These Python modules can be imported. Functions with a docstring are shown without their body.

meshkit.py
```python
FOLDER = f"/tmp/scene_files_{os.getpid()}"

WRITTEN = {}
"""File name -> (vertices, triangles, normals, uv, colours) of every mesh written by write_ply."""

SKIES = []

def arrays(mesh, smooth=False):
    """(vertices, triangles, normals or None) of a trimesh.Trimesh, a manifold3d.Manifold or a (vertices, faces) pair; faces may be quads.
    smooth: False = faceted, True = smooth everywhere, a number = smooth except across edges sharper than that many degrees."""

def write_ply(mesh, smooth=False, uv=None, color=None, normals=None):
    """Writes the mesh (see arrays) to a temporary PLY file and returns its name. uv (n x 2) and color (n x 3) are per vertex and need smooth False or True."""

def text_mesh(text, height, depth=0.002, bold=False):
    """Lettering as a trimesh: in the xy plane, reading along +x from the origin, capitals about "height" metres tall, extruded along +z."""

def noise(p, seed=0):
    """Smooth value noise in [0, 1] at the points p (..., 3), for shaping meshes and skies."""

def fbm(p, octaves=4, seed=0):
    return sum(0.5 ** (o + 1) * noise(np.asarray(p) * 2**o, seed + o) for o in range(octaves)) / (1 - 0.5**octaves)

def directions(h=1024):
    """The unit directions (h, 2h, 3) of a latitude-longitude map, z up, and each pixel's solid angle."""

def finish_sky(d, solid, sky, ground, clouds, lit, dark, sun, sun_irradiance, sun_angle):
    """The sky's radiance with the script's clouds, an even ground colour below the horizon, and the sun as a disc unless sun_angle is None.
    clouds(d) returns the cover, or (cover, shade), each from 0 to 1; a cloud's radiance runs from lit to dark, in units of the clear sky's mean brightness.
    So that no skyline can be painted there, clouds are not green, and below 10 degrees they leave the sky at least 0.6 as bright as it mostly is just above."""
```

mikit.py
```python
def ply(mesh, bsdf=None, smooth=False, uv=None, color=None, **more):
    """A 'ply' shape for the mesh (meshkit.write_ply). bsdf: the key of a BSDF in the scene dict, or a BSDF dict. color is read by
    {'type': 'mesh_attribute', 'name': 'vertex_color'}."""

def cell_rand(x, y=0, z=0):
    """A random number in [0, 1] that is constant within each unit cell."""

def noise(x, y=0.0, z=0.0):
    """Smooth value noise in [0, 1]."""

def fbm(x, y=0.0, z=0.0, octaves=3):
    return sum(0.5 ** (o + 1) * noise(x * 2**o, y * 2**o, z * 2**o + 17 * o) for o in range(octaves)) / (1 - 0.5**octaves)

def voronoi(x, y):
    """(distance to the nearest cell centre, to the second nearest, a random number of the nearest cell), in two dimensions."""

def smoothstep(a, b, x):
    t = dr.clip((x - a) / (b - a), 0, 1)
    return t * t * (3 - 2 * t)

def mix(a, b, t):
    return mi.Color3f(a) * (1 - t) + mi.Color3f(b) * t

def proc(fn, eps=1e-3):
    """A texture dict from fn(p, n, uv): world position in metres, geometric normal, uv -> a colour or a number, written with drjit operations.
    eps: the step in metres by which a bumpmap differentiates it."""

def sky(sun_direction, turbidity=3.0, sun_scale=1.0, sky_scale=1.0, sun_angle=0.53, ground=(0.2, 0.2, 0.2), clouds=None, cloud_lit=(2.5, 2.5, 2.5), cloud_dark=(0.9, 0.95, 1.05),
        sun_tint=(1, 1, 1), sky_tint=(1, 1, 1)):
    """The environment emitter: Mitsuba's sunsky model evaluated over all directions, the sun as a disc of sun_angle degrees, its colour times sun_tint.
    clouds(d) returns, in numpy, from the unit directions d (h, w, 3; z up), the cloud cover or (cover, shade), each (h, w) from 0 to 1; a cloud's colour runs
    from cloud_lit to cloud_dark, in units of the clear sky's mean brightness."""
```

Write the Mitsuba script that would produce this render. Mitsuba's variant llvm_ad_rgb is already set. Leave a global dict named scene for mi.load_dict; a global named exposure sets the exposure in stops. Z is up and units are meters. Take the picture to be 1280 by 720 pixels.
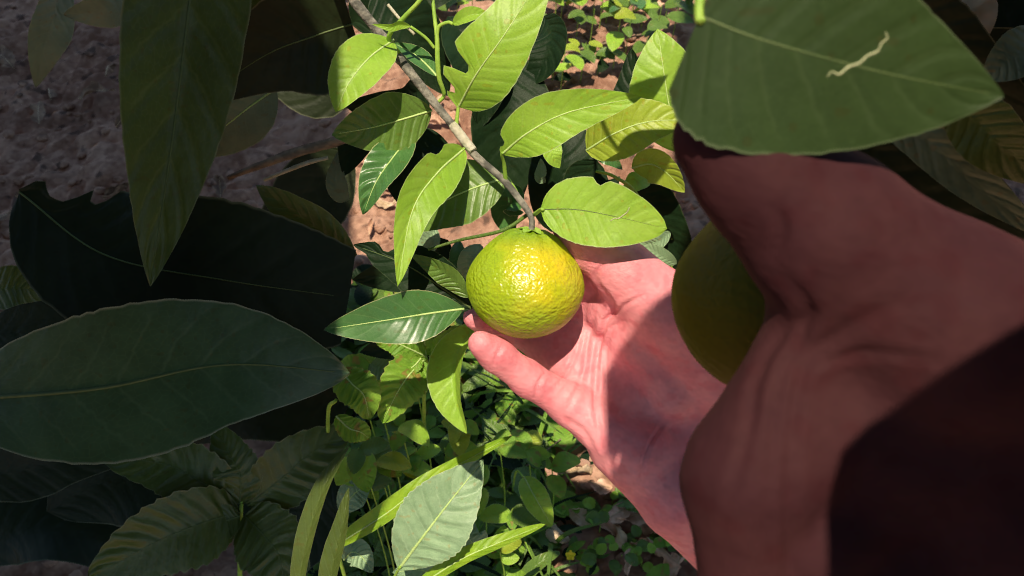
import math, random
import numpy as np
import trimesh
import manifold3d as m3
from scipy.interpolate import griddata
from scipy.sparse import coo_matrix
from scipy.spatial import cKDTree
from shapely.geometry import Polygon
import drjit as dr
import mitsuba as mi
import mikit, meshkit

T = mi.ScalarTransform4f
rng = random.Random(7)
nrng = np.random.default_rng(7)
scene, labels = {}, {}

# ------------------------------------------------------------------ camera, sky, exposure
PITCH = math.radians(50)
FOC = 1100.0                                   # focal length in pixels of the 1280 wide photograph
EYE = np.array([0, 0, 0.92])
FW = np.array([0, math.cos(PITCH), -math.sin(PITCH)])
RT = np.array([1.0, 0, 0])
UP = np.array([0, math.sin(PITCH), math.cos(PITCH)])
scene['camera'] = {'type': 'thinlens', 'fov': math.degrees(2 * math.atan(640 / FOC)), 'fov_axis': 'x',
                   'to_world': T().look_at(origin=EYE.tolist(), target=(EYE + FW).tolist(), up=UP.tolist()),
                   'aperture_radius': 0.0007, 'focus_distance': 0.49, 'near_clip': 0.01, 'far_clip': 500.0}
SUN = -FW - 0.06 * RT + 0.50 * UP
scene['sky'] = mikit.sky(SUN.tolist(), turbidity=3, sun_angle=0.6, ground=(0.12, 0.11, 0.08), sky_tint=(1.0, 0.94, 0.84))
exposure = 2.1


def P(x, y, d):
    """The point that stands at depth d along the sight line of a pixel of the 1280 x 720 photograph."""
    return EYE + d * (FW + RT * (x - 640) / FOC - UP * (y - 360) / FOC)


def gd(y, h=0.0):
    """depth at which a pixel row meets the level h above the ground"""
    v = (y - 360) / FOC
    return (EYE[2] - h) / (math.sin(PITCH) + v * math.cos(PITCH))


# ------------------------------------------------------------------ helpers
def numbered(key):
    if key not in used:
        used.add(key)
        return key
    n = 1
    while f'{key}_{n:03d}' in used:
        n += 1
    used.add(f'{key}_{n:03d}')
    return f'{key}_{n:03d}'


used = set()


def thing(name, label, cat, group=None):
    key = numbered(name)
    labels[key] = {'label': label, 'category': cat}
    if group:
        labels[key]['group'] = group
    return key


def part(parent, name, mesh, mat, smooth=True, uv=None, label=None):
    key = numbered(f'{parent}__{name}')
    scene[key] = mikit.ply(mesh, mat, smooth=smooth, uv=uv)
    if label:
        labels[key] = {'label': label}
    return key


def single(name, mesh, mat, label, cat, group=None, smooth=True, uv=None):
    key = thing(name, label, cat, group)
    scene[key] = mikit.ply(mesh, mat, smooth=smooth, uv=uv)
    return key


def unit(v):
    return v / (np.linalg.norm(v, axis=-1, keepdims=True) + 1e-12)


def bez(pts, n):
    """smooth curve through control points (Catmull-Rom)"""
    p = np.asarray(pts, float)
    if len(p) == 2:
        t = np.linspace(0, 1, n)[:, None]
        return p[0] * (1 - t) + p[1] * t
    q = np.vstack([2 * p[0] - p[1], p, 2 * p[-1] - p[-2]])
    s = np.linspace(0, len(p) - 1 - 1e-9, n)
    i = s.astype(int)
    t = (s - i)[:, None]
    a, b, c, d = q[i], q[i + 1], q[i + 2], q[i + 3]
    return 0.5 * (2 * b + (c - a) * t + (2 * a - 5 * b + 4 * c - d) * t**2 + (3 * b - a - 3 * c + d) * t**3)


def tube(pts, radii, sides=8, n=None, knobs=0.0):
    """closed tapered tube through world points"""
    p = bez(pts, n or max(6, 6 * len(pts)))
    r = np.interp(np.linspace(0, 1, len(p)), np.linspace(0, 1, len(np.atleast_1d(radii))) if len(np.atleast_1d(radii)) > 1 else [0, 1],
                  np.atleast_1d(radii) if len(np.atleast_1d(radii)) > 1 else [radii, radii])
    t = unit(np.gradient(p, axis=0))
    ref = np.array([0.3, 0.2, 0.93])
    a = unit(np.cross(t, ref))
    b = np.cross(t, a)
    ang = np.arange(sides) * 2 * np.pi / sides
    rr = r[:, None] * np.ones(sides)
    if knobs:
        rr = rr * (1 + knobs * (nrng.random((len(p), sides)) - 0.5))
    v = p[:, None] + rr[..., None] * (np.cos(ang)[None, :, None] * a[:, None] + np.sin(ang)[None, :, None] * b[:, None])
    v = v.reshape(-1, 3)
    f = []
    m = len(p)
    for i in range(m - 1):
        for j in range(sides):
            k = (j + 1) % sides
            f += [[i * sides + j, i * sides + k, (i + 1) * sides + k], [i * sides + j, (i + 1) * sides + k, (i + 1) * sides + j]]
    v = np.vstack([v, p[:1], p[-1:]])
    for j in range(sides):
        k = (j + 1) % sides
        f += [[len(v) - 2, k, j], [len(v) - 1, (m - 1) * sides + j, (m - 1) * sides + k]]
    return trimesh.Trimesh(v, np.array(f), process=False)


def blade(spine, hw, tilt=0.0, fold=12.0, a=0.85, b=0.8, wave=0.05, bites=(), tooth=0.0, nteeth=24, curl=0.0, roll_end=0.0,
          nu=34, nv=6, seed=0, skew=0.0, quilt=0.0, cut0=0.0, cut1=0.0, face=None):
    """A leaf blade round a spine of world points; hw: half width in metres; tilt turns it about the spine away from the camera;
    fold: the V of the two halves, degrees; bites: (u, side, width, depth) chewed notches. cut0/cut1: torn-off share of base / tip."""
    rs = np.random.default_rng(seed + 11)
    s = bez(spine, nu)
    u = np.linspace(0, 1, nu)
    t = unit(np.gradient(s, axis=0))
    look = unit((EYE if face is None else np.asarray(face)) - s)
    n = unit(look - (look * t).sum(1, keepdims=True) * t)
    side = np.cross(t, n)
    ang = np.radians(tilt + roll_end * u)[:, None]
    side, n = np.cos(ang) * side + np.sin(ang) * n, np.cos(ang) * n - np.sin(ang) * side
    uu = cut0 + u * (1 - cut0 - cut1)
    w = hw * np.sin(np.pi * np.clip(uu, 0, 1) ** a) ** b
    if not cut0:
        w[0] = hw * 0.02
    if not cut1:
        w[-1] = hw * 0.01
    v = np.linspace(-1, 1, 2 * nv + 1)
    ws = {}
    for sg in (-1, 1):
        k = np.ones(nu)
        for (u0, sd, wd, dp) in bites:
            if sd == sg:
                k -= dp * np.exp(-((u - u0) / wd) ** 4)
        if tooth:
            k *= 1 + tooth * (((u * nteeth + 0.3 * sg) % 1) - 0.5)
        k *= 1 + 0.03 * (rs.random(nu) - 0.5)
        ws[sg] = w * np.clip(k, 0.02, None) * (1 + skew * sg)
    ph = rs.random(2) * 6.28
    pts = np.zeros((nu, len(v), 3))
    for j, vv in enumerate(v):
        sg = 1 if vv >= 0 else -1
        wd = ws[sg]
        av = abs(vv)
        th = np.radians(fold) - np.radians(curl) * av
        lift = av * wd * np.sin(th)
        lift = lift + hw * wave * av**1.5 * np.sin(u * 9 + ph[0 if sg < 0 else 1])
        if quilt:
            lift = lift + hw * quilt * np.sin(np.pi * av) * np.sin(2 * np.pi * (u * 8 - av * 1.3))
        pts[:, j] = s + (vv * wd * np.cos(th))[:, None] * side + lift[:, None] * n
    m = len(v)
    f = []
    for i in range(nu - 1):
        for j in range(m - 1):
            q = i * m + j
            f += [[q, q + 1, q + m + 1], [q, q + m + 1, q + m]]
    uv = np.stack(np.meshgrid(uu, v, indexing='ij'), -1).reshape(-1, 2)
    return trimesh.Trimesh(pts.reshape(-1, 3), np.array(f), process=False), uv, s, n


def leaf(parent, px, hw, mat, rib='vein_pale', petiole=None, label=None, name='leaf', ribr=0.00045, **kw):
    """px: spine pixels with depths; hw: half width in pixels at the middle of the spine"""
    sp = [P(*q) for q in px]
    dm = np.mean([q[2] for q in px])
    mesh, uv, s, n = blade(sp, hw * dm / FOC, seed=len(scene), **kw)
    key = part(parent, name, mesh, mat, uv=uv, label=label)
    if rib:
        k = len(s)
        off = s + n * 0.0001
        part(key, 'midrib', tube(off[: int(k * 0.96)], [ribr * 1.6, ribr, ribr * 0.3], sides=6, n=k), rib)
    if petiole is not None:
        q = [P(*c) for c in petiole] + [s[0], s[1]]
        part(key, 'petiole', tube(q, [0.0013, 0.001, 0.0008], sides=7), 'green_stem')
    return key


# ------------------------------------------------------------------ materials
def leaf_fn(c1, c2, veinc, edgec, nveins=9.0, blot=0.0, scale=90.0):
    def fn(p, n, uv):
        u, v = uv.x, dr.abs(uv.y)
        f = mikit.fbm(p.x * scale, p.y * scale, p.z * scale)
        col = mikit.mix(c1, c2, mikit.smoothstep(0.25, 0.75, f))
        w = u * nveins - v * 1.5 + 0.15 * mikit.noise(p.x * 300, p.y * 300, p.z * 300)
        lat = dr.abs(w - dr.floor(w) - 0.5)
        col = mikit.mix(col, veinc, 0.35 * (1 - mikit.smoothstep(0.0, 0.09, lat)) * mikit.smoothstep(1.0, 0.6, v))
        d1, d2, rr = mikit.voronoi(u * 42, uv.y * 11)
        col = mikit.mix(col, veinc, 0.22 * (1 - mikit.smoothstep(0.0, 0.14, d2 - d1)))
        g = mikit.noise(p.x * 900, p.y * 900, p.z * 900)
        col = col * (0.88 + 0.12 * g + 0.12 * mikit.smoothstep(0.3, 0.7, mikit.fbm(p.x * 30, p.y * 30 + 4, p.z * 30)))
        sp = mikit.smoothstep(0.80, 0.86, mikit.noise(p.x * 330, p.y * 330 + 9, p.z * 330))
        col = mikit.mix(col, col * mi.Color3f(1.5, 1.05, 0.8) * 0.75, 0.6 * sp)
        if blot:
            b = mikit.fbm(p.x * 160 + 7, p.y * 160, p.z * 160)
            col = mikit.mix(col, (0.30, 0.16, 0.05), blot * mikit.smoothstep(0.62, 0.72, b))
        col = mikit.mix(col, edgec, mikit.smoothstep(0.955, 1.0, v))
        return col
    return fn


def leaf_bump(p, n, uv):
    u, v = uv.x, dr.abs(uv.y)
    w = u * 9.0 - v * 1.5
    lat = dr.abs(w - dr.floor(w) - 0.5)
    return 0.6 * mikit.smoothstep(0.0, 0.3, lat) + 0.5 * mikit.fbm(p.x * 260, p.y * 260, p.z * 260)


def leaf_mat(name, c1, c2, veinc, edgec, rough=0.35, trans=0.45, bump=0.0007, spec=0.5, **kw):
    tex = mikit.proc(leaf_fn(c1, c2, veinc, edgec, **kw))
    scene[name] = {'type': 'bumpmap', 'arbitrary': mikit.proc(leaf_bump, eps=4e-4), 'scale': bump,
                   'bsdf': {'type': 'blendbsdf', 'weight': trans,
                            'bsdf_0': {'type': 'twosided', 'bsdf': {'type': 'principled', 'base_color': tex, 'roughness': rough, 'specular': spec}},
                            'bsdf_1': {'type': 'principledthin', 'base_color': tex, 'roughness': 0.6, 'diff_trans': 1.5}}}


leaf_mat('leaf_bright', (0.25, 0.46, 0.035), (0.31, 0.52, 0.055), (0.35, 0.55, 0.11), (0.42, 0.55, 0.22), rough=0.45, bump=0.0004)
leaf_mat('leaf_yellow', (0.30, 0.42, 0.03), (0.36, 0.46, 0.045), (0.42, 0.52, 0.12), (0.48, 0.55, 0.2), rough=0.45)
leaf_mat('leaf_mid', (0.085, 0.165, 0.022), (0.11, 0.20, 0.032), (0.15, 0.24, 0.06), (0.22, 0.30, 0.1), rough=0.4, trans=0.25)
leaf_mat('leaf_glossy', (0.045, 0.13, 0.03), (0.06, 0.16, 0.04), (0.12, 0.22, 0.08), (0.4, 0.42, 0.2), rough=0.33, trans=0.2, bump=0.0002)
leaf_mat('leaf_dark', (0.006, 0.018, 0.006), (0.010, 0.025, 0.008), (0.014, 0.03, 0.011), (0.04, 0.06, 0.025), rough=0.5, trans=0.05, spec=0.12)  # near-black green that puts deep shade into the leaf colour
leaf_mat('leaf_weed', (0.14, 0.32, 0.025), (0.22, 0.40, 0.04), (0.26, 0.42, 0.08), (0.3, 0.35, 0.08), rough=0.55, blot=0.7)
leaf_mat('leaf_grey', (0.17, 0.28, 0.14), (0.22, 0.34, 0.18), (0.30, 0.42, 0.25), (0.3, 0.4, 0.22), rough=0.55, trans=0.15)
leaf_mat('leaf_strap', (0.20, 0.38, 0.02), (0.28, 0.46, 0.03), (0.28, 0.46, 0.03), (0.3, 0.45, 0.1), rough=0.4, nveins=0.0)
leaf_mat('leaf_shrub', (0.058, 0.090, 0.014), (0.070, 0.106, 0.018), (0.12, 0.16, 0.05), (0.15, 0.17, 0.07), rough=0.4, trans=0.2)  # shrub leaf colours set dark to carry part of the side dimness
leaf_mat('leaf_shrub_pale', (0.11, 0.15, 0.085), (0.14, 0.18, 0.10), (0.16, 0.2, 0.12), (0.2, 0.24, 0.14), rough=0.5, trans=0.2)
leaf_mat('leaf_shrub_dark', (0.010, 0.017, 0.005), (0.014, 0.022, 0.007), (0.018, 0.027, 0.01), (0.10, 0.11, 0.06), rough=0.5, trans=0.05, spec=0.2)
leaf_mat('leaf_shrub_gloss', (0.042, 0.084, 0.032), (0.054, 0.104, 0.042), (0.10, 0.15, 0.07), (0.25, 0.27, 0.17), rough=0.33, trans=0.1, bump=0.0003)


leaf_mat('leaf_near_dimmed', (0.022, 0.042, 0.010), (0.027, 0.050, 0.013), (0.042, 0.066, 0.024), (0.08, 0.11, 0.05), rough=0.5, trans=0.1, bump=0.0003, spec=0.2)  # colour lowered so the sunlit near leaf looks dim


def plain(name, c1, c2, rough=0.6, scale=150.0, spec=0.4, bump=0.0, bscale=400.0):
    def fn(p, n, uv):
        return mikit.mix(c1, c2, mikit.smoothstep(0.3, 0.7, mikit.fbm(p.x * scale, p.y * scale, p.z * scale)))
    b = {'type': 'principled', 'base_color': mikit.proc(fn), 'roughness': rough, 'specular': spec}
    if bump:
        b = {'type': 'bumpmap', 'arbitrary': mikit.proc(lambda p, n, uv: mikit.fbm(p.x * bscale, p.y * bscale, p.z * bscale), eps=3e-4), 'scale': bump, 'bsdf': b}
    scene[name] = {'type': 'twosided', 'bsdf': b}


plain('vein_pale', (0.36, 0.50, 0.16), (0.42, 0.55, 0.2))
plain('vein_dark', (0.07, 0.11, 0.03), (0.09, 0.13, 0.04))
plain('green_stem', (0.20, 0.36, 0.04), (0.28, 0.44, 0.06))
plain('bark', (0.075, 0.075, 0.06), (0.23, 0.22, 0.175), rough=0.8, scale=220, bump=0.0012, bscale=700)
plain('bark_pale', (0.36, 0.35, 0.24), (0.46, 0.44, 0.34), rough=0.75, scale=300, bump=0.0008, bscale=700)
plain('dead_leaf', (0.42, 0.24, 0.155), (0.64, 0.43, 0.30), rough=0.75, scale=120, bump=0.0012, bscale=300)
plain('dead_leaf_tan', (0.42, 0.30, 0.17), (0.58, 0.45, 0.30), rough=0.75, scale=120, bump=0.0012, bscale=300)
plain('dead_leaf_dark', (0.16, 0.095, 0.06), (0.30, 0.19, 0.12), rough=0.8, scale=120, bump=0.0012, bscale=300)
plain('twig_brown', (0.14, 0.10, 0.07), (0.25, 0.18, 0.12), rough=0.8, scale=200)
plain('petal', (0.80, 0.62, 0.01), (0.85, 0.70, 0.02), rough=0.5)
plain('scar', (0.25, 0.28, 0.14), (0.38, 0.4, 0.22), rough=0.7)
plain('cloth', (0.015, 0.03, 0.018), (0.02, 0.04, 0.022), rough=0.9, scale=800)
plain('post_wood', (0.18, 0.12, 0.08), (0.28, 0.2, 0.13), rough=0.8, scale=60)
plain('pebble_stone', (0.35, 0.33, 0.30), (0.5, 0.47, 0.43), rough=0.8, scale=100)


def soil_fn(p, n, uv):
    f = mikit.fbm(p.x * 14, p.y * 14, p.z * 14, 4)
    g = mikit.fbm(p.x * 130, p.y * 130, p.z * 130, 3)
    c = mikit.mix((0.20, 0.105, 0.068), (0.43, 0.265, 0.185), mikit.smoothstep(0.3, 0.7, 0.55 * f + 0.45 * g))
    return mikit.mix(c, (0.07, 0.045, 0.035), 0.8 * mikit.smoothstep(0.6, 0.75, mikit.fbm(p.x * 50 + 3, p.y * 50, p.z * 50)))


def soil_bump(p, n, uv):
    return mikit.fbm(p.x * 60, p.y * 60, p.z * 60, 4)


scene['soil'] = {'type': 'twosided', 'bsdf': {'type': 'bumpmap', 'arbitrary': mikit.proc(soil_bump, eps=6e-4), 'scale': 0.008,
                 'bsdf': {'type': 'principled', 'base_color': mikit.proc(soil_fn), 'roughness': 0.9, 'specular': 0.2}}}


def skin_mat(name, c1, c2, rough=0.5, spec=0.4, bump=0.00035):
    def fn(p, n, uv):
        f = mikit.fbm(p.x * 70, p.y * 70, p.z * 70, 3)
        g = mikit.fbm(p.x * 420, p.y * 420, p.z * 420, 2)
        h = mikit.smoothstep(0.55, 0.75, mikit.fbm(p.x * 190 + 5, p.y * 190, p.z * 190, 2))
        return mikit.mix(c1, c2, mikit.smoothstep(0.3, 0.7, f)) * (0.88 + 0.2 * g) * mikit.mix((1, 1, 1), (0.97, 0.84, 0.86), h)

    def bp(p, n, uv):
        return mikit.fbm(p.x * 500, p.y * 500, p.z * 800, 2)
    scene[name] = {'type': 'twosided', 'bsdf': {'type': 'bumpmap', 'arbitrary': mikit.proc(bp, eps=3e-4), 'scale': bump,
                   'bsdf': {'type': 'principled', 'base_color': mikit.proc(fn), 'roughness': rough, 'specular': spec, 'sheen': 0.15 if spec > 0.3 else 0.0}}}


skin_mat('skin', (0.66, 0.215, 0.24), (0.71, 0.27, 0.285))
skin_mat('skin_dimmed', (0.037, 0.0125, 0.0145), (0.044, 0.0155, 0.0165), rough=0.75, spec=0.08, bump=0.00015)  # skin colour lowered so the sunlit near hand looks dim


def rind(center, axis, side):
    cx, ax, sd = [[float(c) for c in q] for q in (center, axis, side)]

    def fn(p, n, uv):
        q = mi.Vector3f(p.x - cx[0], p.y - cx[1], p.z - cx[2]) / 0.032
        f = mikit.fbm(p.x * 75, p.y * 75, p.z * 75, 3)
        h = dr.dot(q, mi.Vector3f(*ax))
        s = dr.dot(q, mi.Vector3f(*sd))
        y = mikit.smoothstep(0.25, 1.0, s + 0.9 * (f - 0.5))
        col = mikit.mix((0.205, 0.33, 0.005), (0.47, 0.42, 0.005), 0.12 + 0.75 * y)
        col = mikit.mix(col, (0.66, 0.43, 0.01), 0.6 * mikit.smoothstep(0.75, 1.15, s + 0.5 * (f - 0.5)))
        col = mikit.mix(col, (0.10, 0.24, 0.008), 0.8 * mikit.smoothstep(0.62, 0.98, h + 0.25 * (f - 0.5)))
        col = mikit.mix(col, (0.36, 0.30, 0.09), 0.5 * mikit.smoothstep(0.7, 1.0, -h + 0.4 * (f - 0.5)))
        d1, d2, r = mikit.voronoi(dr.atan2(q.y, q.x) * 14, q.z * 16)
        return col * (0.9 + 0.14 * mikit.smoothstep(0.0, 0.3, d1))
    return fn


def rind_bump(p, n, uv):
    return mikit.noise(p.x * 480, p.y * 480, p.z * 480) * 0.9 + 0.7 * mikit.noise(p.x * 950 + 3, p.y * 950, p.z * 950)


def rind_mat(name, center, axis, side, dim=1.0):
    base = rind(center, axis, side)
    fn = base if dim == 1.0 else (lambda p, n, uv: base(p, n, uv) * mi.Color3f(dim * 1.1, dim * 0.72, dim * 0.6))
    scene[name] = {'type': 'bumpmap', 'arbitrary': mikit.proc(rind_bump, eps=2.5e-4), 'scale': 0.00062 if dim == 1.0 else 0.0003,
                   'bsdf': {'type': 'principled', 'base_color': mikit.proc(fn), 'roughness': 0.34 if dim == 1.0 else 0.6, 'specular': 0.55 if dim == 1.0 else 0.15, 'clearcoat': 0.4 if dim == 1.0 else 0.0, 'clearcoat_gloss': 0.7}}


# ------------------------------------------------------------------ ground: one sheet to the horizon
def ground_height(x, y):
    p = np.stack([x, y, 0 * x], -1)
    fine = np.exp(-(np.clip(np.hypot(x, y - 1.0) - 1.4, 0, None) / 0.8) ** 2)
    return fine * (0.05 * (meshkit.fbm(p * 5, 3, 1) - 0.5) + 0.03 * (meshkit.fbm(p * 22, 3, 2) - 0.5) + 0.016 * (meshkit.noise(p * 90, 3) - 0.5))


def axis_steps(c, half, step):
    a = np.arange(-half, half + 1e-9, step)
    o = half + 0.02 * (1.35 ** np.arange(1, 30) - 1) * 4
    o = o[o < 300]
    return c + np.concatenate([-o[::-1], a, o])


gx, gy = axis_steps(0, 1.25, 0.009), axis_steps(1.05, 1.0, 0.009)
X, Y = np.meshgrid(gx, gy, indexing='ij')
V = np.stack([X, Y, ground_height(X, Y)], -1).reshape(-1, 3)
ii, jj = np.meshgrid(np.arange(len(gx) - 1), np.arange(len(gy) - 1), indexing='ij')
q = (ii * len(gy) + jj).ravel()
F = np.vstack([np.stack([q, q + len(gy), q + len(gy) + 1], 1), np.stack([q, q + len(gy) + 1, q + 1], 1)])
scene['ground'] = mikit.ply(trimesh.Trimesh(V, F, process=False), 'soil', smooth=True)
labels['ground'] = {'label': 'dry brown crumbly garden soil under the plants', 'kind': 'structure'}


def on_ground(px, py, lift=0.0):
    """the point of the ground seen at a pixel"""
    w = P(px, py, gd(py))
    w[2] = float(ground_height(np.array(w[0]), np.array(w[1]))) + lift
    return w


# ------------------------------------------------------------------ unseen cloths beside and above the viewpoint, added to block sun and sky
def cloth(poly, label):
    m = trimesh.creation.extrude_polygon(Polygon(poly), 0.004, engine='earcut')
    m = m.subdivide_to_size(0.2)
    v = m.vertices
    w = EYE + v[:, :1] * RT + v[:, 1:2] * UP - (0.03 + v[:, 2:3]) * FW
    t = single('added_shade_cloth', trimesh.Trimesh(w, m.faces, process=False), 'cloth', label, 'shade cloth', smooth=False)
    return t


LEFT_EDGE = [(-0.20, -0.45), (-0.20, 0.15), (-0.15, 0.17), (-0.126, 0.20), (-0.126, 0.43), (-0.294, 0.62), (-0.40, 1.36)]
RIGHT_EDGE = [(0.057, -0.45), (0.057, 0.068), (0.059, 0.076), (0.065, 0.082), (0.13, 0.12), (0.13, 0.170), (0.021, 0.170), (0.021, 0.224), (0.030, 0.234), (0.060, 0.258), (0.070, 0.31), (0.146, 0.62), (0.20, 1.36)]  # outline shaped to cast the palm shadows, its notch lets sun through
cloth([*LEFT_EDGE, (-0.47, 1.8), (-1.6, 1.8), (-1.6, -0.45)], 'unseen dark green cloth added left of the viewpoint to shade the left side')
cloth([*RIGHT_EDGE, (1.6, 1.36), (1.6, -0.45)], 'unseen dark green cloth added right of the viewpoint to shade the right side and the palms')
for sx, sd in ((-1, 'left'), (1, 'right')):
    for k, h in enumerate((-0.4, 1.36)):
        c = EYE + sx * 1.58 * RT + h * UP - 0.05 * FW
        single('added_post', tube([np.array([c[0], c[1], -0.1]), c + [0, 0, 0.05]], [0.02, 0.018], sides=10), 'post_wood',
               f'{"short" if k == 0 else "tall"} added wooden post holding the unseen {sd} shade cloth', 'post')  # out of view, added only to carry the cloths


# ------------------------------------------------------------------ hands (one continuous surface each)
def surface_net(S, lo, h):
    """dual surface of the zero level of the grid S (negative inside)"""
    ins = S < 0
    nx, ny, nz = (k - 1 for k in S.shape)
    c = np.zeros((nx, ny, nz), int)
    for a in (0, 1):
        for b in (0, 1):
            for d in (0, 1):
                c += ins[a:nx + a, b:ny + b, d:nz + d]
    ids = np.full((nx, ny, nz), -1)
    act = np.argwhere((c > 0) & (c < 8))
    ids[tuple(act.T)] = np.arange(len(act))
    v = lo + (act + 0.5) * h
    f = []
    for ax in range(3):
        e1, e2 = np.eye(3, dtype=int)[(ax + 1) % 3], np.eye(3, dtype=int)[(ax + 2) % 3]
        sl = [slice(None)] * 3
        s2 = [slice(None)] * 3
        sl[ax], s2[ax] = slice(0, -1), slice(1, None)
        i0, i1 = ins[tuple(sl)], ins[tuple(s2)]
        for way in (True, False):
            q = np.argwhere((i0 != i1) & (i0 == way))
            q = q[(q[:, (ax + 1) % 3] > 0) & (q[:, (ax + 2) % 3] > 0)]
            k = [ids[tuple((q - o).T)] for o in (0 * e1, e1, e1 + e2, e2)]
            k = np.stack(k if way else k[::-1], 1)
            f += [k[:, [0, 1, 2]], k[:, [0, 2, 3]]]
    return trimesh.Trimesh(v, np.vstack(f), process=False)


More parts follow.
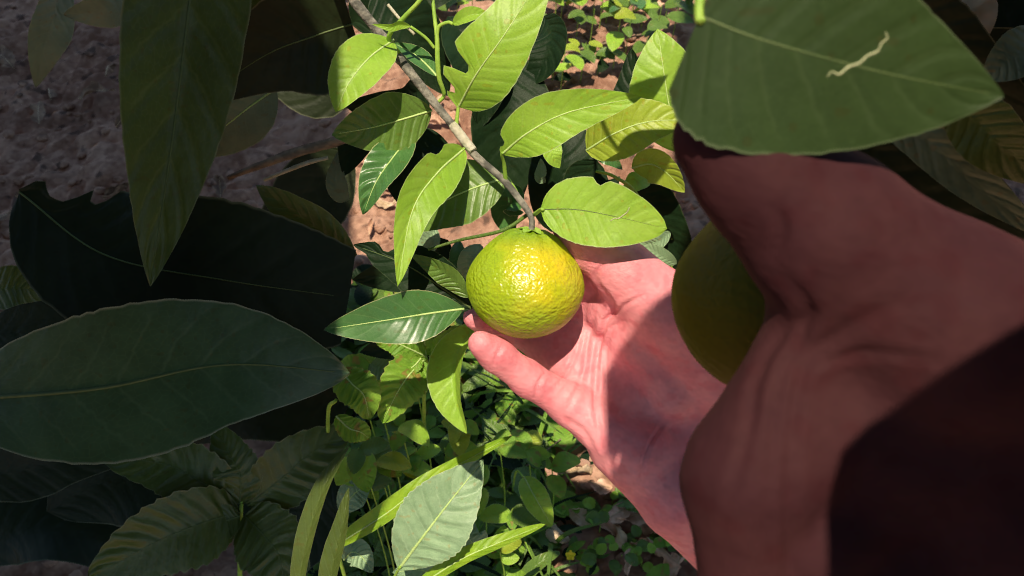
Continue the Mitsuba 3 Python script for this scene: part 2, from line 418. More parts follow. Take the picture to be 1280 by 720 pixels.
def hand_mesh(bones, creases, edge=0.003, k=0.0055, fine=1):
    """bones: list of chains; chain = [(px, py, depth, radius_m), ...]. Smooth union of round cones, meshed and projected on its surface.
    creases: ([(px, py)...], depth_m, width_m) skin folds on the side of the palm."""
    seg = []
    for ch in bones:
        for a, b in zip(ch[:-1], ch[1:]):
            seg.append((P(*a[:3]), P(*b[:3]), a[3], b[3]))
    A, B = np.array([s[0] for s in seg]), np.array([s[1] for s in seg])
    RA, RB = np.array([s[2] for s in seg]), np.array([s[3] for s in seg])

    def sdf(p):
        out = None
        for a, b, ra, rb in zip(A, B, RA, RB):
            ba = b - a
            t = np.clip(((p - a) @ ba) / (ba @ ba), 0, 1)
            d = np.linalg.norm(p - a - t[:, None] * ba, axis=1) - (ra + (rb - ra) * t)
            if out is None:
                out = d
            else:
                h = np.clip(0.5 + 0.5 * (out - d) / k, 0, 1)
                out = out * (1 - h) + d * h - k * h * (1 - h)
        return out

    pad = 0.012
    lo = np.minimum(A, B).min(0) - max(RA.max(), RB.max()) - pad
    hi = np.maximum(A, B).max(0) + max(RA.max(), RB.max()) + pad
    g = [np.arange(l, h + edge, edge) for l, h in zip(lo, hi)]
    G = np.stack(np.meshgrid(*g, indexing='ij'), -1)
    S = sdf(G.reshape(-1, 3)).reshape(G.shape[:3])
    mesh = surface_net(S, lo, edge)

    def project(v, steps):
        for _ in range(steps):
            e = 4e-4
            d = sdf(v)
            gr = np.stack([sdf(v + e * np.eye(3)[c]) - d for c in range(3)], 1) / e
            v = v - np.clip(d, -0.002, 0.002)[:, None] * gr / np.maximum((gr**2).sum(1, keepdims=True), 0.3)
        return v
    def relax(m, times):
        e = m.edges_unique
        k = len(m.vertices)
        A_ = coo_matrix((np.ones(2 * len(e)), (np.r_[e[:, 0], e[:, 1]], np.r_[e[:, 1], e[:, 0]])), shape=(k, k)).tocsr()
        deg = np.maximum(np.asarray(A_.sum(1)), 1)
        v = np.array(m.vertices)
        for _ in range(times):
            v = 0.4 * v + 0.6 * (A_ @ v) / deg
        m.vertices = v
    relax(mesh, 3)
    mesh.vertices = project(mesh.vertices, 2)
    relax(mesh, 3)
    mesh.vertices = project(mesh.vertices, 1)
    for _ in range(fine):
        mesh = mesh.subdivide()
        relax(mesh, 2)
        mesh.vertices = project(mesh.vertices, 1)
    relax(mesh, 3)
    v = np.array(mesh.vertices)
    n = np.array(mesh.vertex_normals)
    r = v - EYE
    d = r @ FW
    px = np.stack([640 + FOC * (r @ RT) / d, 360 - FOC * (r @ UP) / d], 1)
    facing = np.clip(-(n * unit(r)).sum(1) * 3, 0, 1)
    disp = np.zeros(len(v))
    for line, dep, wid in creases:
        c = bez(np.array(line, float), 80)
        dist, idx = cKDTree(c).query(px)
        fade = np.sin(np.pi * np.clip(idx / 79.0, 0.03, 0.97)) ** 0.5
        m = dist * d / FOC
        disp += facing * fade * dep * (np.exp(-(m / wid) ** 2) - 0.45 * np.exp(-((m - 2.2 * wid) / (1.3 * wid)) ** 2))
    lump = (meshkit.fbm(v * 90, 2, 5) - 0.5) * 0.0012
    v = v - n * (disp + lump)[:, None]
    return trimesh.Trimesh(v, mesh.faces, process=False)


MM = 0.001
hand = [
    # thumb and its ball
    [(900, 470, .512, 25 * MM), (842, 396, .502, 23 * MM), (781, 340, .496, 17 * MM), (730, 305, .489, 12.5 * MM), (702, 262, .484, 9.5 * MM)],
    [(778, 352, .506, 13 * MM), (762, 392, .520, 12 * MM), (790, 430, .518, 14 * MM)],
    [(742, 338, .515, 10 * MM), (738, 372, .532, 11 * MM)],
    [(800, 368, .506, 15 * MM), (806, 430, .514, 16 * MM), (840, 490, .514, 18 * MM)],
    # palm rays and fingers (index, middle behind the fruit; ring; little in front below it)
    [(900, 500, .525, 22 * MM), (806, 425, .522, 16 * MM), (745, 394, .535, 11.5 * MM), (668, 352, .549, 9.3 * MM), (634, 338, .540, 8.5 * MM), (618, 342, .528, 7.5 * MM)],
    [(900, 540, .530, 22 * MM), (800, 470, .524, 16 * MM), (722, 428, .536, 12 * MM), (648, 388, .552, 9.5 * MM), (618, 374, .543, 8.6 * MM), (606, 372, .530, 7.6 * MM)],
    [(900, 580, .530, 22 * MM), (790, 512, .522, 17 * MM), (714, 460, .529, 11.5 * MM), (648, 414, .545, 8.4 * MM), (608, 403, .536, 8.0 * MM), (594, 397, .522, 7.3 * MM)],
    [(900, 630, .525, 24 * MM), (800, 568, .513, 20 * MM), (712, 505, .510, 11.5 * MM), (660, 474, .500, 9.6 * MM), (620, 443, .489, 9.1 * MM), (602, 430, .482, 7.6 * MM)],
    # heel of the palm, wrist, forearm
    [(768, 560, .518, 15 * MM), (850, 620, .513, 24 * MM), (990, 740, .545, 32 * MM)],
    [(860, 500, .530, 24 * MM), (980, 640, .55, 31 * MM)],
]
creases = [
    ([(750, 358), (766, 384), (757, 405), (748, 440), (744, 500), (752, 560)], 2.09 * MM, 1.4 * MM),
    ([(806, 368), (784, 380), (768, 392), (752, 402)], 1.10 * MM, 1.1 * MM),
    ([(780, 402), (764, 412), (757, 450), (760, 500)], 0.99 * MM, 1.2 * MM),
    ([(744, 392), (735, 425), (728, 470), (705, 520)], 1.23 * MM, 1.3 * MM),
    ([(728, 420), (712, 460), (690, 490)], 0.99 * MM, 1.1 * MM),
    ([(682, 465), (672, 482), (668, 500)], 1.10 * MM, 1.0 * MM),
    ([(630, 428), (622, 443), (614, 460)], 0.86 * MM, 0.9 * MM),
    ([(754, 330), (744, 345), (748, 352)], 0.99 * MM, 1.2 * MM),
    ([(836, 520), (810, 560), (795, 615)], 0.99 * MM, 1.0 * MM),
    ([(700, 520), (730, 540), (752, 580)], 0.74 * MM, 1.5 * MM),
]
who = single('person', hand_mesh(hand, creases), 'skin', 'open sunlit hand of a person cupping the mandarin from below, thumb up', 'person')
part(who, 'sleeve', tube([P(962, 668, .545), P(1000, 715, .55), P(1250, 950, .60), P(1700, 1350, .68)], [36 * MM, 40 * MM, 46 * MM, 60 * MM], sides=24, n=24), 'cloth')

near = [
    [(1400, 520, .215, 27 * MM), (1180, 415, .205, 25 * MM), (1030, 292, .200, 18 * MM), (950, 215, .197, 14 * MM), (893, 175, .195, 9.5 * MM)],
    [(1060, 330, .205, 15 * MM), (1050, 390, .207, 13.5 * MM), (958, 545, .208, 14 * MM)],
    [(1400, 540, .220, 24 * MM), (1130, 480, .212, 18 * MM), (935, 600, .207, 14.5 * MM), (935, 800, .215, 10.5 * MM), (950, 930, .225, 9 * MM), (965, 1010, .235, 8 * MM)],
    [(1400, 580, .222, 24 * MM), (1170, 540, .214, 18 * MM), (1020, 680, .212, 14 * MM), (1020, 920, .22, 10.5 * MM), (1030, 1060, .23, 9 * MM), (1035, 1130, .24, 8 * MM)],
    [(1400, 620, .222, 24 * MM), (1200, 600, .214, 18 * MM), (1110, 730, .212, 13.5 * MM), (1115, 930, .22, 10 * MM), (1120, 1060, .23, 8.6 * MM), (1120, 1120, .24, 7.6 * MM)],
    [(1400, 660, .220, 24 * MM), (1260, 660, .210, 20 * MM), (1205, 760, .210, 13 * MM), (1210, 930, .215, 9 * MM), (1212, 1020, .222, 8 * MM), (1212, 1070, .23, 7 * MM)],
    [(1400, 580, .222, 30 * MM), (1640, 600, .23, 32 * MM)],
    [(1100, 560, .212, 18 * MM), (1280, 560, .210, 22 * MM)],
]
ncreases = [
    ([(985, 350), (1010, 385), (1000, 430), (975, 480), (965, 580), (955, 720)], 0.9 * MM, 1.3 * MM),
    ([(1120, 380), (1060, 410), (1010, 450), (990, 520), (985, 640), (990, 760)], 1.0 * MM, 1.5 * MM),
    ([(1020, 390), (985, 410), (950, 470), (935, 540), (900, 660)], 0.8 * MM, 1.2 * MM),
    ([(970, 255), (978, 290), (966, 320)], 0.8 * MM, 1.2 * MM),
    ([(1170, 450), (1080, 440), (1010, 460)], 0.6 * MM, 1.0 * MM),
]
who = single('person', hand_mesh(near, ncreases), 'skin_dimmed', 'large hand of a person close by on the right, dimness put into its skin colour, palm turned to the viewer', 'person')
part(who, 'sleeve', tube([P(1540, 596, .227), P(1600, 600, .229), P(2300, 640, .26), P(3600, 700, .3)], [35 * MM, 38 * MM, 45 * MM, 55 * MM], sides=24, n=24), 'cloth')


# ------------------------------------------------------------------ mandarins
def fruit_mesh(center, axis, r, seed):
    m = trimesh.creation.icosphere(subdivisions=6)
    v = np.array(m.vertices)
    z = v[:, 2]
    rad = 1 + 0.10 * np.exp(-((z - 0.55) / 0.5) ** 2) * 0 - 0.05 * z**2
    xy = v[:, :2] * (1.03 - 0.13 * np.clip(z, 0, 1) ** 1.3)[:, None]
    th = np.arctan2(v[:, 1], v[:, 0])
    ribs = 0.03 * np.clip(z - 0.45, 0, 1) * np.cos(9 * th + 1.1)
    v = np.column_stack([xy * rad[:, None], z * (0.97 + 0.03 * z)])
    v *= (1 + ribs + 0.035 * (meshkit.fbm(v * 1.3 + seed, 2, seed) - 0.5))[:, None]
    dip = np.exp(-((1 - z) / 0.05) ** 2)
    v[:, 2] -= 0.05 * dip
    pore = meshkit.noise(m.vertices * 17, seed) - 0.5
    v *= (1 + 0.006 * pore * np.clip(1.2 - z, 0, 1))[:, None]
    ax = unit(np.asarray(axis, float))
    e1 = unit(np.cross(ax, [0.9, 0.1, 0.2]))
    e2 = np.cross(ax, e1)
    w = center + r * (v[:, :1] * e1 + v[:, 1:2] * e2 + v[:, 2:3] * ax)
    return trimesh.Trimesh(w, m.faces, process=False), ax


FC = P(657, 355, .488)
axis = 0.10 * RT + 0.93 * UP - 0.25 * FW
fm, ax = fruit_mesh(FC, axis, 0.0318, 3)
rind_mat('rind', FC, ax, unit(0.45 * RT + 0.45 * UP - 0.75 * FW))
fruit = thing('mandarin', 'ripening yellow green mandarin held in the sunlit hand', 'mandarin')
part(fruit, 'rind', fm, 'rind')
cal = []
for k in range(5):
    t = k / 5 * 2 * math.pi
    e1 = unit(np.cross(ax, RT + 0.1))
    e2 = np.cross(ax, e1)
    dv = math.cos(t) * e1 + math.sin(t) * e2
    c0 = FC + ax * 0.0300
    mesh, _, _, _ = blade([c0, c0 + dv * 0.004 + ax * 0.0012, c0 + dv * 0.008 + ax * 0.0002], 0.0032, face=c0 + ax, fold=5, a=0.7, nu=8, nv=2)
    cal.append(mesh)
part(fruit, 'calyx', trimesh.util.concatenate(cal), 'green_stem', smooth=False)

FC2 = P(984, 372, .268)
ax2 = unit(0.1 * RT + 0.93 * UP - 0.2 * FW)
fm2, ax2 = fruit_mesh(FC2, ax2, 0.0340, 8)
rind_mat('rind_dimmed', FC2, ax2, unit(-0.3 * RT + 0.3 * UP + 0.5 * FW), dim=0.26)  # darkened copy of the rind colour, standing in for dimness
fruit2 = thing('mandarin', 'mandarin with dimness put into its rind colour mostly hidden behind the dimmed hand', 'mandarin')
part(fruit2, 'rind', fm2, 'rind_dimmed')

def scar(key, pxs, radii):
    """a thin raised trail lying on the surface of a leaf"""
    v = meshkit.WRITTEN[scene[key]['filename']][0].astype(float)
    rel = v - EYE
    d = rel @ FW
    at = np.stack([640 + FOC * (rel @ RT) / d, 360 - FOC * (rel @ UP) / d], 1)
    q = bez(np.array(pxs, float), 40)
    dep = griddata(at, d, q)
    p = np.array([P(a, b, c - radii[1] * 0.4) for (a, b), c in zip(q, dep)])
    part(key, 'scar', tube(p, radii, sides=6, n=60, knobs=0.3), 'scar')


# ------------------------------------------------------------------ the mandarin tree: branch, twigs and leaves
tree = thing('mandarin_tree', 'mandarin branch with bright green leaves crossing from the upper left to the fruit', 'tree')
part(tree, 'branch', tube([P(300, -330, .62), P(400, -70, .545), P(441, -2, .53), P(472, 38, .525), P(503, 78, .52), P(540, 125, .515), P(566, 157, .51), P(590, 190, .505), P(628, 224, .50), P(650, 250, .495), P(664, 272, .487), FC + ax * 0.029],
                          [3.9 * MM, 3.6 * MM, 3.3 * MM, 2.9 * MM, 2.7 * MM, 2.5 * MM, 2.3 * MM, 2.2 * MM, 2.0 * MM, 2.0 * MM, 1.7 * MM, 1.7 * MM], sides=12, n=90, knobs=0.12), 'bark')
part(tree, 'twig', tube([P(566, 156, .508), P(578, 172, .5055), P(592, 189, .5035)], [2.9 * MM, 2.9 * MM, 2.6 * MM], sides=10, knobs=0.1), 'bark_pale')
part(tree, 'twig', tube([P(498, 66, .52), P(486, 46, .505), P(505, 22, .495), P(528, -4, .49), P(545, -40, .49)], [1.6 * MM, 1.4 * MM, 1.3 * MM, 1.2 * MM], sides=8), 'green_stem')
part(tree, 'twig', tube([P(485, 6, .50), P(500, 24, .498), P(518, 43, .497)], [0.9 * MM, 0.8 * MM], sides=6), 'bark_pale')
part(tree, 'twig', tube([P(538, -30, .50), P(543, 20, .50), P(546, 45, .50), P(547, 75, .503), P(549, 98, .508), P(555, 118, .515), P(548, 128, .517)], [1.0 * MM, 1.2 * MM, 1.5 * MM, 1.3 * MM, 1.0 * MM], sides=8), 'green_stem')
part(tree, 'twig', tube([P(543, 60, .502), P(532, 47, .499), P(513, 33, .496)], [1.0 * MM, 0.8 * MM], sides=7), 'green_stem')
part(tree, 'twig', tube([P(546, 45, .50), P(549, 33, .498), P(560, 28, .496), P(566, 30, .495)], [1.1 * MM, 0.9 * MM], sides=7), 'green_stem')
part(tree, 'twig', tube([P(535, 312, .49), P(575, 300, .492), P(628, 288, .498), P(660, 268, .50)], [0.7 * MM, 1.0 * MM, 1.1 * MM], sides=8), 'leaf_mid')
part(tree, 'twig', tube([P(845, 350, .60), P(800, 250, .57), P(770, 222, .555), P(745, 214, .55)], [1.5 * MM, 1.2 * MM, 1.0 * MM], sides=8), 'green_stem')

L = lambda *a, **k: leaf(tree, *a, **k)
L([(492, 50, .51), (462, 72, .495), (436, 104, .49), (420, 140, .49)], 34, 'leaf_bright', tilt=-20, fold=16)
L([(540, 138, .53), (500, 150, .525), (462, 160, .52), (415, 168, .525)], 38, 'leaf_mid', tilt=12, fold=6)
L([(515, 168, .54), (492, 196, .525), (470, 228, .52), (454, 268, .525)], 27, 'leaf_glossy', tilt=-25, fold=22, quilt=0.10, label='glossy leaf catching white highlights')
L([(580, 186, .505), (545, 218, .48), (515, 265, .468), (497, 358, .465)], 31, 'leaf_bright', tilt=10, fold=24, bites=[(0.25, 1, 0.05, 0.3)], a=0.78, petiole=[(588, 180, .507)])
L([(634, 222, .515), (590, 236, .515), (548, 256, .52), (500, 290, .53)], 40, 'leaf_mid', tilt=-14, fold=6, bites=[(0.1, 1, 0.07, 0.4)], petiole=[(645, 240, .50)])
L([(573, 134, .505), (596, 92, .485), (634, 38, .475), (690, -52, .48)], 46, 'leaf_bright', tilt=6, fold=-8, a=0.72, b=0.6, bites=[(0.1, -1, 0.035, 0.6), (0.30, -1, 0.06, 0.75)], petiole=[(570, 160, .508)],
  label='large pale green leaf with a chewed left edge')
L([(627, 193, .485), (660, 166, .472), (712, 140, .465), (802, 121, .468)], 34, 'leaf_bright', tilt=-4, fold=10, a=0.9, bites=[(0.1, -1, 0.04, 0.5)], petiole=[(632, 226, .50), (630, 205, .492)],
  label='bright leaf with a pale midrib pointing right')
L([(852, 190, .53), (838, 140, .52), (830, 92, .515), (822, 36, .515)], 48, 'leaf_bright', tilt=6, fold=6, a=0.9)
L([(733, 188, .53), (770, 166, .515), (812, 152, .51), (868, 150, .51)], 36, 'leaf_yellow', tilt=10, fold=10, a=0.75, label='yellow green leaf at the right')
L([(790, 210, .545), (812, 205, .54), (832, 215, .54), (856, 240, .545)], 24, 'leaf_yellow', tilt=-20, fold=15)
k10 = L([(676, 262, .466), (720, 262, .463), (775, 272, .462), (834, 286, .464)], 43, 'leaf_bright', tilt=0, fold=4, a=0.86, b=0.62, bites=[(0.48, -1, 0.035, 0.2)], rib='vein_dark', petiole=[(668, 268, .49)], ribr=0.0002,
        label='green leaf over the thumb with a pale squiggle scar')
scar(k10, [(763, 276), (768, 273), (773, 273), (779, 269), (784, 265), (787, 259)], [0.25 * MM, 0.4 * MM, 0.3 * MM])
L([(590, 386, .51), (550, 358, .505), (505, 330, .505), (442, 306, .51)], 34, 'leaf_dark', tilt=8, fold=8, bites=[(0.8, 1, 0.05, 0.7), (0.93, -1, 0.05, 0.5)], rib='vein_dark')
L([(585, 372, .50), (566, 350, .497), (545, 335, .495), (512, 318, .50)], 16, 'leaf_mid', tilt=30, fold=10, rib=None)
L([(580, 386, .492), (535, 392, .486), (485, 400, .482), (405, 412, .485)], 34, 'leaf_glossy', tilt=6, fold=14, a=1.0, label='glossy blue green leaf left of the hand')
L([(600, 400, .56), (572, 445, .545), (570, 495, .54), (583, 542, .54)], 34, 'leaf_bright', tilt=-34, fold=44, a=0.95, rib=None, label='curled leaf hanging below the fingers')
L([(566, 30, .495), (580, 22, .49), (595, 18, .488), (616, 20, .487)], 11, 'leaf_bright', tilt=25, fold=25, rib=None)
L([(513, 33, .496), (500, 31, .493), (488, 34, .49), (465, 30, .488)], 6, 'leaf_bright', tilt=20, fold=20, rib=None)
L([(546, 95, .51), (530, 78, .515), (515, 66, .52), (492, 54, .525)], 13, 'leaf_glossy', tilt=-20, fold=20)
L([(650, 262, .52), (640, 250, .53), (632, 268, .535), (640, 300, .54)], 22, 'leaf_glossy', tilt=10, fold=8, rib=None)
L([(690, 160, .57), (688, 180, .57), (692, 196, .57), (700, 210, .575)], 14, 'leaf_bright', tilt=20, fold=10, rib=None)
L([(800, -118, .362), (825, -124, .36), (860, -130, .36), (905, -140, .362)], 30, 'leaf_mid', tilt=10, fold=8, petiole=[(770, -150, .37)])  # unseen leaves added above the view to shade the leaves at right
L([(805, -165, .382), (825, -175, .38), (850, -180, .38), (880, -190, .382)], 24, 'leaf_mid', tilt=5, fold=8, petiole=[(775, -165, .38)])
part(tree, 'twig', tube([P(760, -320, .42), P(768, -220, .385), P(775, -165, .38), P(770, -150, .37)], [1.8 * MM, 1.4 * MM, 1.0 * MM], sides=8), 'green_stem')  # added twig for the two unseen shading leaves
# leaves further inside the crown, coloured near black to stand in for shade
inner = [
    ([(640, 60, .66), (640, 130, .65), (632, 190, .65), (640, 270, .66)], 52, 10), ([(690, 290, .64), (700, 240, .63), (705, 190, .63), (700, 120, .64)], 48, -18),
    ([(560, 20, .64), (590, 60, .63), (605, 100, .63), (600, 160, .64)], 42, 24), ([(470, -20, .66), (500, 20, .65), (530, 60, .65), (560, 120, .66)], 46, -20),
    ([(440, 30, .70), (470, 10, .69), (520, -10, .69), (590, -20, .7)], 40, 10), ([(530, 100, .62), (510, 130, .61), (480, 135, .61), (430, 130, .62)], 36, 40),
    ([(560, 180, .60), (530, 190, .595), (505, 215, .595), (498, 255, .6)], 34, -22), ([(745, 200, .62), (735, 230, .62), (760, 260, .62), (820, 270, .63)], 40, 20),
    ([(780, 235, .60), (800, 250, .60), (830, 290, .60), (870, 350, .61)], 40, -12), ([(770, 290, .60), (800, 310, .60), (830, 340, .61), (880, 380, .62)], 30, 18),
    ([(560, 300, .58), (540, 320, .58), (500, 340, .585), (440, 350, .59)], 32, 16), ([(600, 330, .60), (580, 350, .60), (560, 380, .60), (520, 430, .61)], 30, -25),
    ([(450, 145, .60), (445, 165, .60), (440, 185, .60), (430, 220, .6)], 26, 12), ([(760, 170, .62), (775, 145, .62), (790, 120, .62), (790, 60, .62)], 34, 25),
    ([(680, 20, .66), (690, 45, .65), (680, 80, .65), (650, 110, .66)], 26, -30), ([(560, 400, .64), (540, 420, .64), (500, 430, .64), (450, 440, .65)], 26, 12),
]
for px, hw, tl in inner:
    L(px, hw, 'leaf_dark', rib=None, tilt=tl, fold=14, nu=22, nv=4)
for px, hw, mt, tl in [
    ([(745, 190, .60), (755, 195, .59), (765, 200, .59), (778, 212, .595)], 10, 'leaf_glossy', 10), ([(812, 222, .58), (800, 226, .575), (790, 232, .575), (776, 246, .58)], 15, 'leaf_bright', -30),
    ([(838, 290, .59), (826, 300, .58), (812, 305, .58), (792, 302, .585)], 10, 'leaf_grey', 25), ([(846, 330, .585), (830, 322, .58), (815, 313, .58), (800, 303, .585)], 11, 'leaf_grey', 10),
    ([(840, 300, .6), (838, 275, .6), (838, 262, .6), (842, 240, .6)], 10, 'leaf_yellow', 15), ([(682, 228, .6), (676, 222, .6), (677, 210, .6), (676, 198, .6)], 8, 'leaf_grey', 20),
    ([(545, 285, .575), (535, 296, .57), (520, 304, .57), (500, 306, .575)], 20, 'leaf_grey', 20), ([(600, 305, .575), (592, 320, .57), (584, 336, .57), (582, 358, .575)], 16, 'leaf_grey', -10),
    ([(574, 300, .58), (572, 320, .575), (575, 335, .575), (590, 355, .58)], 12, 'leaf_glossy', 15)]:
    L(px, hw, mt, rib=None, tilt=tl, fold=12, nu=20, nv=4)

# ------------------------------------------------------------------ big-leaved shrub in the shade on the left
shrub = thing('broadleaf_shrub', 'shaded shrub with very large leaves coloured dark for dimness filling the left side', 'shrub')
part(shrub, 'stem', tube([P(-330, 900, .80), P(-250, 520, .68), P(-190, 200, .64), P(-60, -160, .60), P(120, -330, .60)], [9 * MM, 8 * MM, 6 * MM, 4 * MM], sides=10, knobs=0.1), 'twig_brown')
part(shrub, 'branch', tube([P(-200, 250, .64), P(-120, 330, .63), P(-40, 330, .62)], [4 * MM, 3 * MM], sides=8), 'twig_brown')
part(shrub, 'branch', tube([P(120, -330, .60), P(330, -260, .58), P(520, -180, .585)], [4 * MM, 3 * MM], sides=8), 'twig_brown')
part(shrub, 'branch', tube([P(-250, 520, .68), P(-150, 490, .56), P(-110, 488, .525)], [4 * MM, 3 * MM], sides=8), 'twig_brown')
S = lambda *a, **k: leaf(shrub, *a, **k)
S([(262, -170, .50), (240, -20, .485), (216, 170, .475), (188, 358, .47)], 76, 'leaf_shrub', tilt=-6, fold=14, a=0.72, petiole=[(300, -265, .58)], rib='vein_dark', ribr=0.0007, nu=50, label='long pointed leaf hanging down in the shade')
S([(-60, 500, .52), (120, 486, .50), (280, 456, .497), (437, 466, .50)], 96, 'leaf_shrub_gloss', tilt=4, fold=8, a=0.80, b=0.72, rib='vein_dark', ribr=0.0009, petiole=[(-110, 488, .525)], nu=50, label='largest glossy leaf lying across the lower left')
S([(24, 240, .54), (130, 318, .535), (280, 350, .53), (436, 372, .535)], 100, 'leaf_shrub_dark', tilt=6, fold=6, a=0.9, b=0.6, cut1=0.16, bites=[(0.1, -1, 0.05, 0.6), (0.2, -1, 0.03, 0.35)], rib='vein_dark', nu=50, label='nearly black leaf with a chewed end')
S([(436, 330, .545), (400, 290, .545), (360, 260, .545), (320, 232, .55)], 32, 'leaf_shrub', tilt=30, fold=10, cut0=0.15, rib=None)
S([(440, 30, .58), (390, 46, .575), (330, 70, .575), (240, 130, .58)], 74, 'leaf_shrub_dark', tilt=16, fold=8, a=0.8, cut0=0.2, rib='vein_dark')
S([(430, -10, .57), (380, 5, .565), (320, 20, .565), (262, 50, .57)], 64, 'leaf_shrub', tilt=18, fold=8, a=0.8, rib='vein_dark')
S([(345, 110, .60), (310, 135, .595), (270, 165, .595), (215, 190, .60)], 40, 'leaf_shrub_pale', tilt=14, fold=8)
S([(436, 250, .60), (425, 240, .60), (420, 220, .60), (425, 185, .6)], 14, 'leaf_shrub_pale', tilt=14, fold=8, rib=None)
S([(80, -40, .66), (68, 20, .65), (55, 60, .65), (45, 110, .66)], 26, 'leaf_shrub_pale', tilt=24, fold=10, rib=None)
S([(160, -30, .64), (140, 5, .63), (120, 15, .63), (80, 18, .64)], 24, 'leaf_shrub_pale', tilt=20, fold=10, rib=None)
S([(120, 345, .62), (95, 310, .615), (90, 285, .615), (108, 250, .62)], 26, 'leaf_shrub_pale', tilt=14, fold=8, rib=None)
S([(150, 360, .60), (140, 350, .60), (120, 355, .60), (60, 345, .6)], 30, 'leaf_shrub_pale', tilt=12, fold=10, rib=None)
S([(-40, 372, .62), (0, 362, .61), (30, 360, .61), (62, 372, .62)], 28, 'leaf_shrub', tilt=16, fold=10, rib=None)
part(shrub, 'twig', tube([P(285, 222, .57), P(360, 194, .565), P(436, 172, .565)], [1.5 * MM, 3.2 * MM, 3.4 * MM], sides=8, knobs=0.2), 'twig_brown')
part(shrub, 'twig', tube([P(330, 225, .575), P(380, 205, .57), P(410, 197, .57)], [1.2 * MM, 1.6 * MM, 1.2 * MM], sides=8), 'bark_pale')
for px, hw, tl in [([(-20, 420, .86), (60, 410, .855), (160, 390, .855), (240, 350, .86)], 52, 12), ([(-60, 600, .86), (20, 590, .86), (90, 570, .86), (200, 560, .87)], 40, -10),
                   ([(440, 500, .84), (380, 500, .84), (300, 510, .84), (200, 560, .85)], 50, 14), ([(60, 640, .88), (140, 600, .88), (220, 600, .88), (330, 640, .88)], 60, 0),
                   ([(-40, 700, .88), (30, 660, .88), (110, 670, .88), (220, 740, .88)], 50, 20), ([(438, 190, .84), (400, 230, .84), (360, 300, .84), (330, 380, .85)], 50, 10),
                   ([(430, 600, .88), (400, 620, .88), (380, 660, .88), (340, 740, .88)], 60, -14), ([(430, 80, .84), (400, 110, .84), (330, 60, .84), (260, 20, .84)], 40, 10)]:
    S(px, hw, 'leaf_shrub_dark', rib=None, tilt=tl, fold=10, nu=22, nv=4)  # near-black leaves added behind to fill the shaded gaps

seed1 = thing('seedling', 'shaded seedling with broad toothed leaves at the bottom left', 'plant')
part(seed1, 'stem', tube([P(300, 780, 0.840), P(300, 690, 0.765), P(302, 625, 0.750)], [2.5 * MM, 2 * MM, 1.5 * MM], sides=8), 'green_stem')
for px, hw, tl in [([(296, 632, 0.750), (255, 605, 0.735), (205, 580, 0.730), (128, 572, 0.735)], 40, 10), ([(300, 630, 0.750), (300, 595, 0.740), (288, 570, 0.740), (270, 530, 0.745)], 30, 16),
                   ([(310, 632, 0.750), (350, 600, 0.740), (385, 570, 0.740), (437, 536, 0.750)], 40, -8), ([(300, 640, 0.750), (250, 655, 0.725), (190, 680, 0.720), (110, 725, 0.725)], 50, 12),
                   ([(306, 645, 0.750), (330, 670, 0.735), (350, 700, 0.730), (360, 770, 0.730)], 46, -16), ([(300, 645, 0.745), (285, 650, 0.740), (270, 655, 0.740), (240, 650, 0.740)], 22, 5)]:
    leaf(seed1, px, hw, 'leaf_shrub', tilt=tl, fold=10, tooth=0.10, nteeth=11, quilt=0.05, nu=44, b=0.6, rib='vein_dark')
strap0 = thing('strap_leaf_plant', 'dark curved strap leaf rising at the right end of the shaded shrub', 'plant')
leaf(strap0, [(366, 790, .57), (380, 690, .55), (405, 610, .545), (437, 556, .55)], 15, 'leaf_shrub', tilt=30, fold=30, rib=None)
leaf(strap0, [(400, 790, .58), (415, 710, .565), (428, 660, .56), (436, 610, .56)], 16, 'leaf_shrub', tilt=30, fold=30, rib=None)

# ------------------------------------------------------------------ leaf and twigs close by on the right
near_twig = thing('leafy_twig', 'twig on the right with one large leaf coloured dim hanging over the near hand', 'plant')
part(near_twig, 'stem', tube([P(1500, -500, .22), P(1200, -300, .18), P(980, -170, .182), P(880, -60, .179)], [2.0 * MM, 1.6 * MM, 1.3 * MM, 1.2 * MM], sides=8), 'green_stem')
kn = leaf(near_twig, [(874, 20, .178), (960, 52, .176), (1110, 92, .176), (1254, 120, .178)], 142, 'leaf_near_dimmed', tilt=0, fold=1, wave=0.02, a=0.70, b=0.85, cut0=0.12, rib='vein_dark', ribr=0.00018, nu=50, petiole=[(878, -60, .179)], label='large flat leaf with a pale squiggle scar')
scar(kn, [(1034, 96), (1040, 90), (1049, 93), (1060, 84), (1074, 79), (1084, 70), (1097, 64), (1102, 54), (1109, 48), (1107, 40)], [0.15 * MM, 0.28 * MM, 0.2 * MM, 0.15 * MM])
far_twig = thing('leafy_branch', 'leaves coloured dark for dimness behind the near hand at the upper right corner', 'plant')
part(far_twig, 'stem', tube([P(1500, -300, .44), P(1340, -60, .43), P(1260, 120, .43), P(1200, 260, .44)], [3 * MM, 2 * MM, 1.6 * MM], sides=8), 'twig_brown')
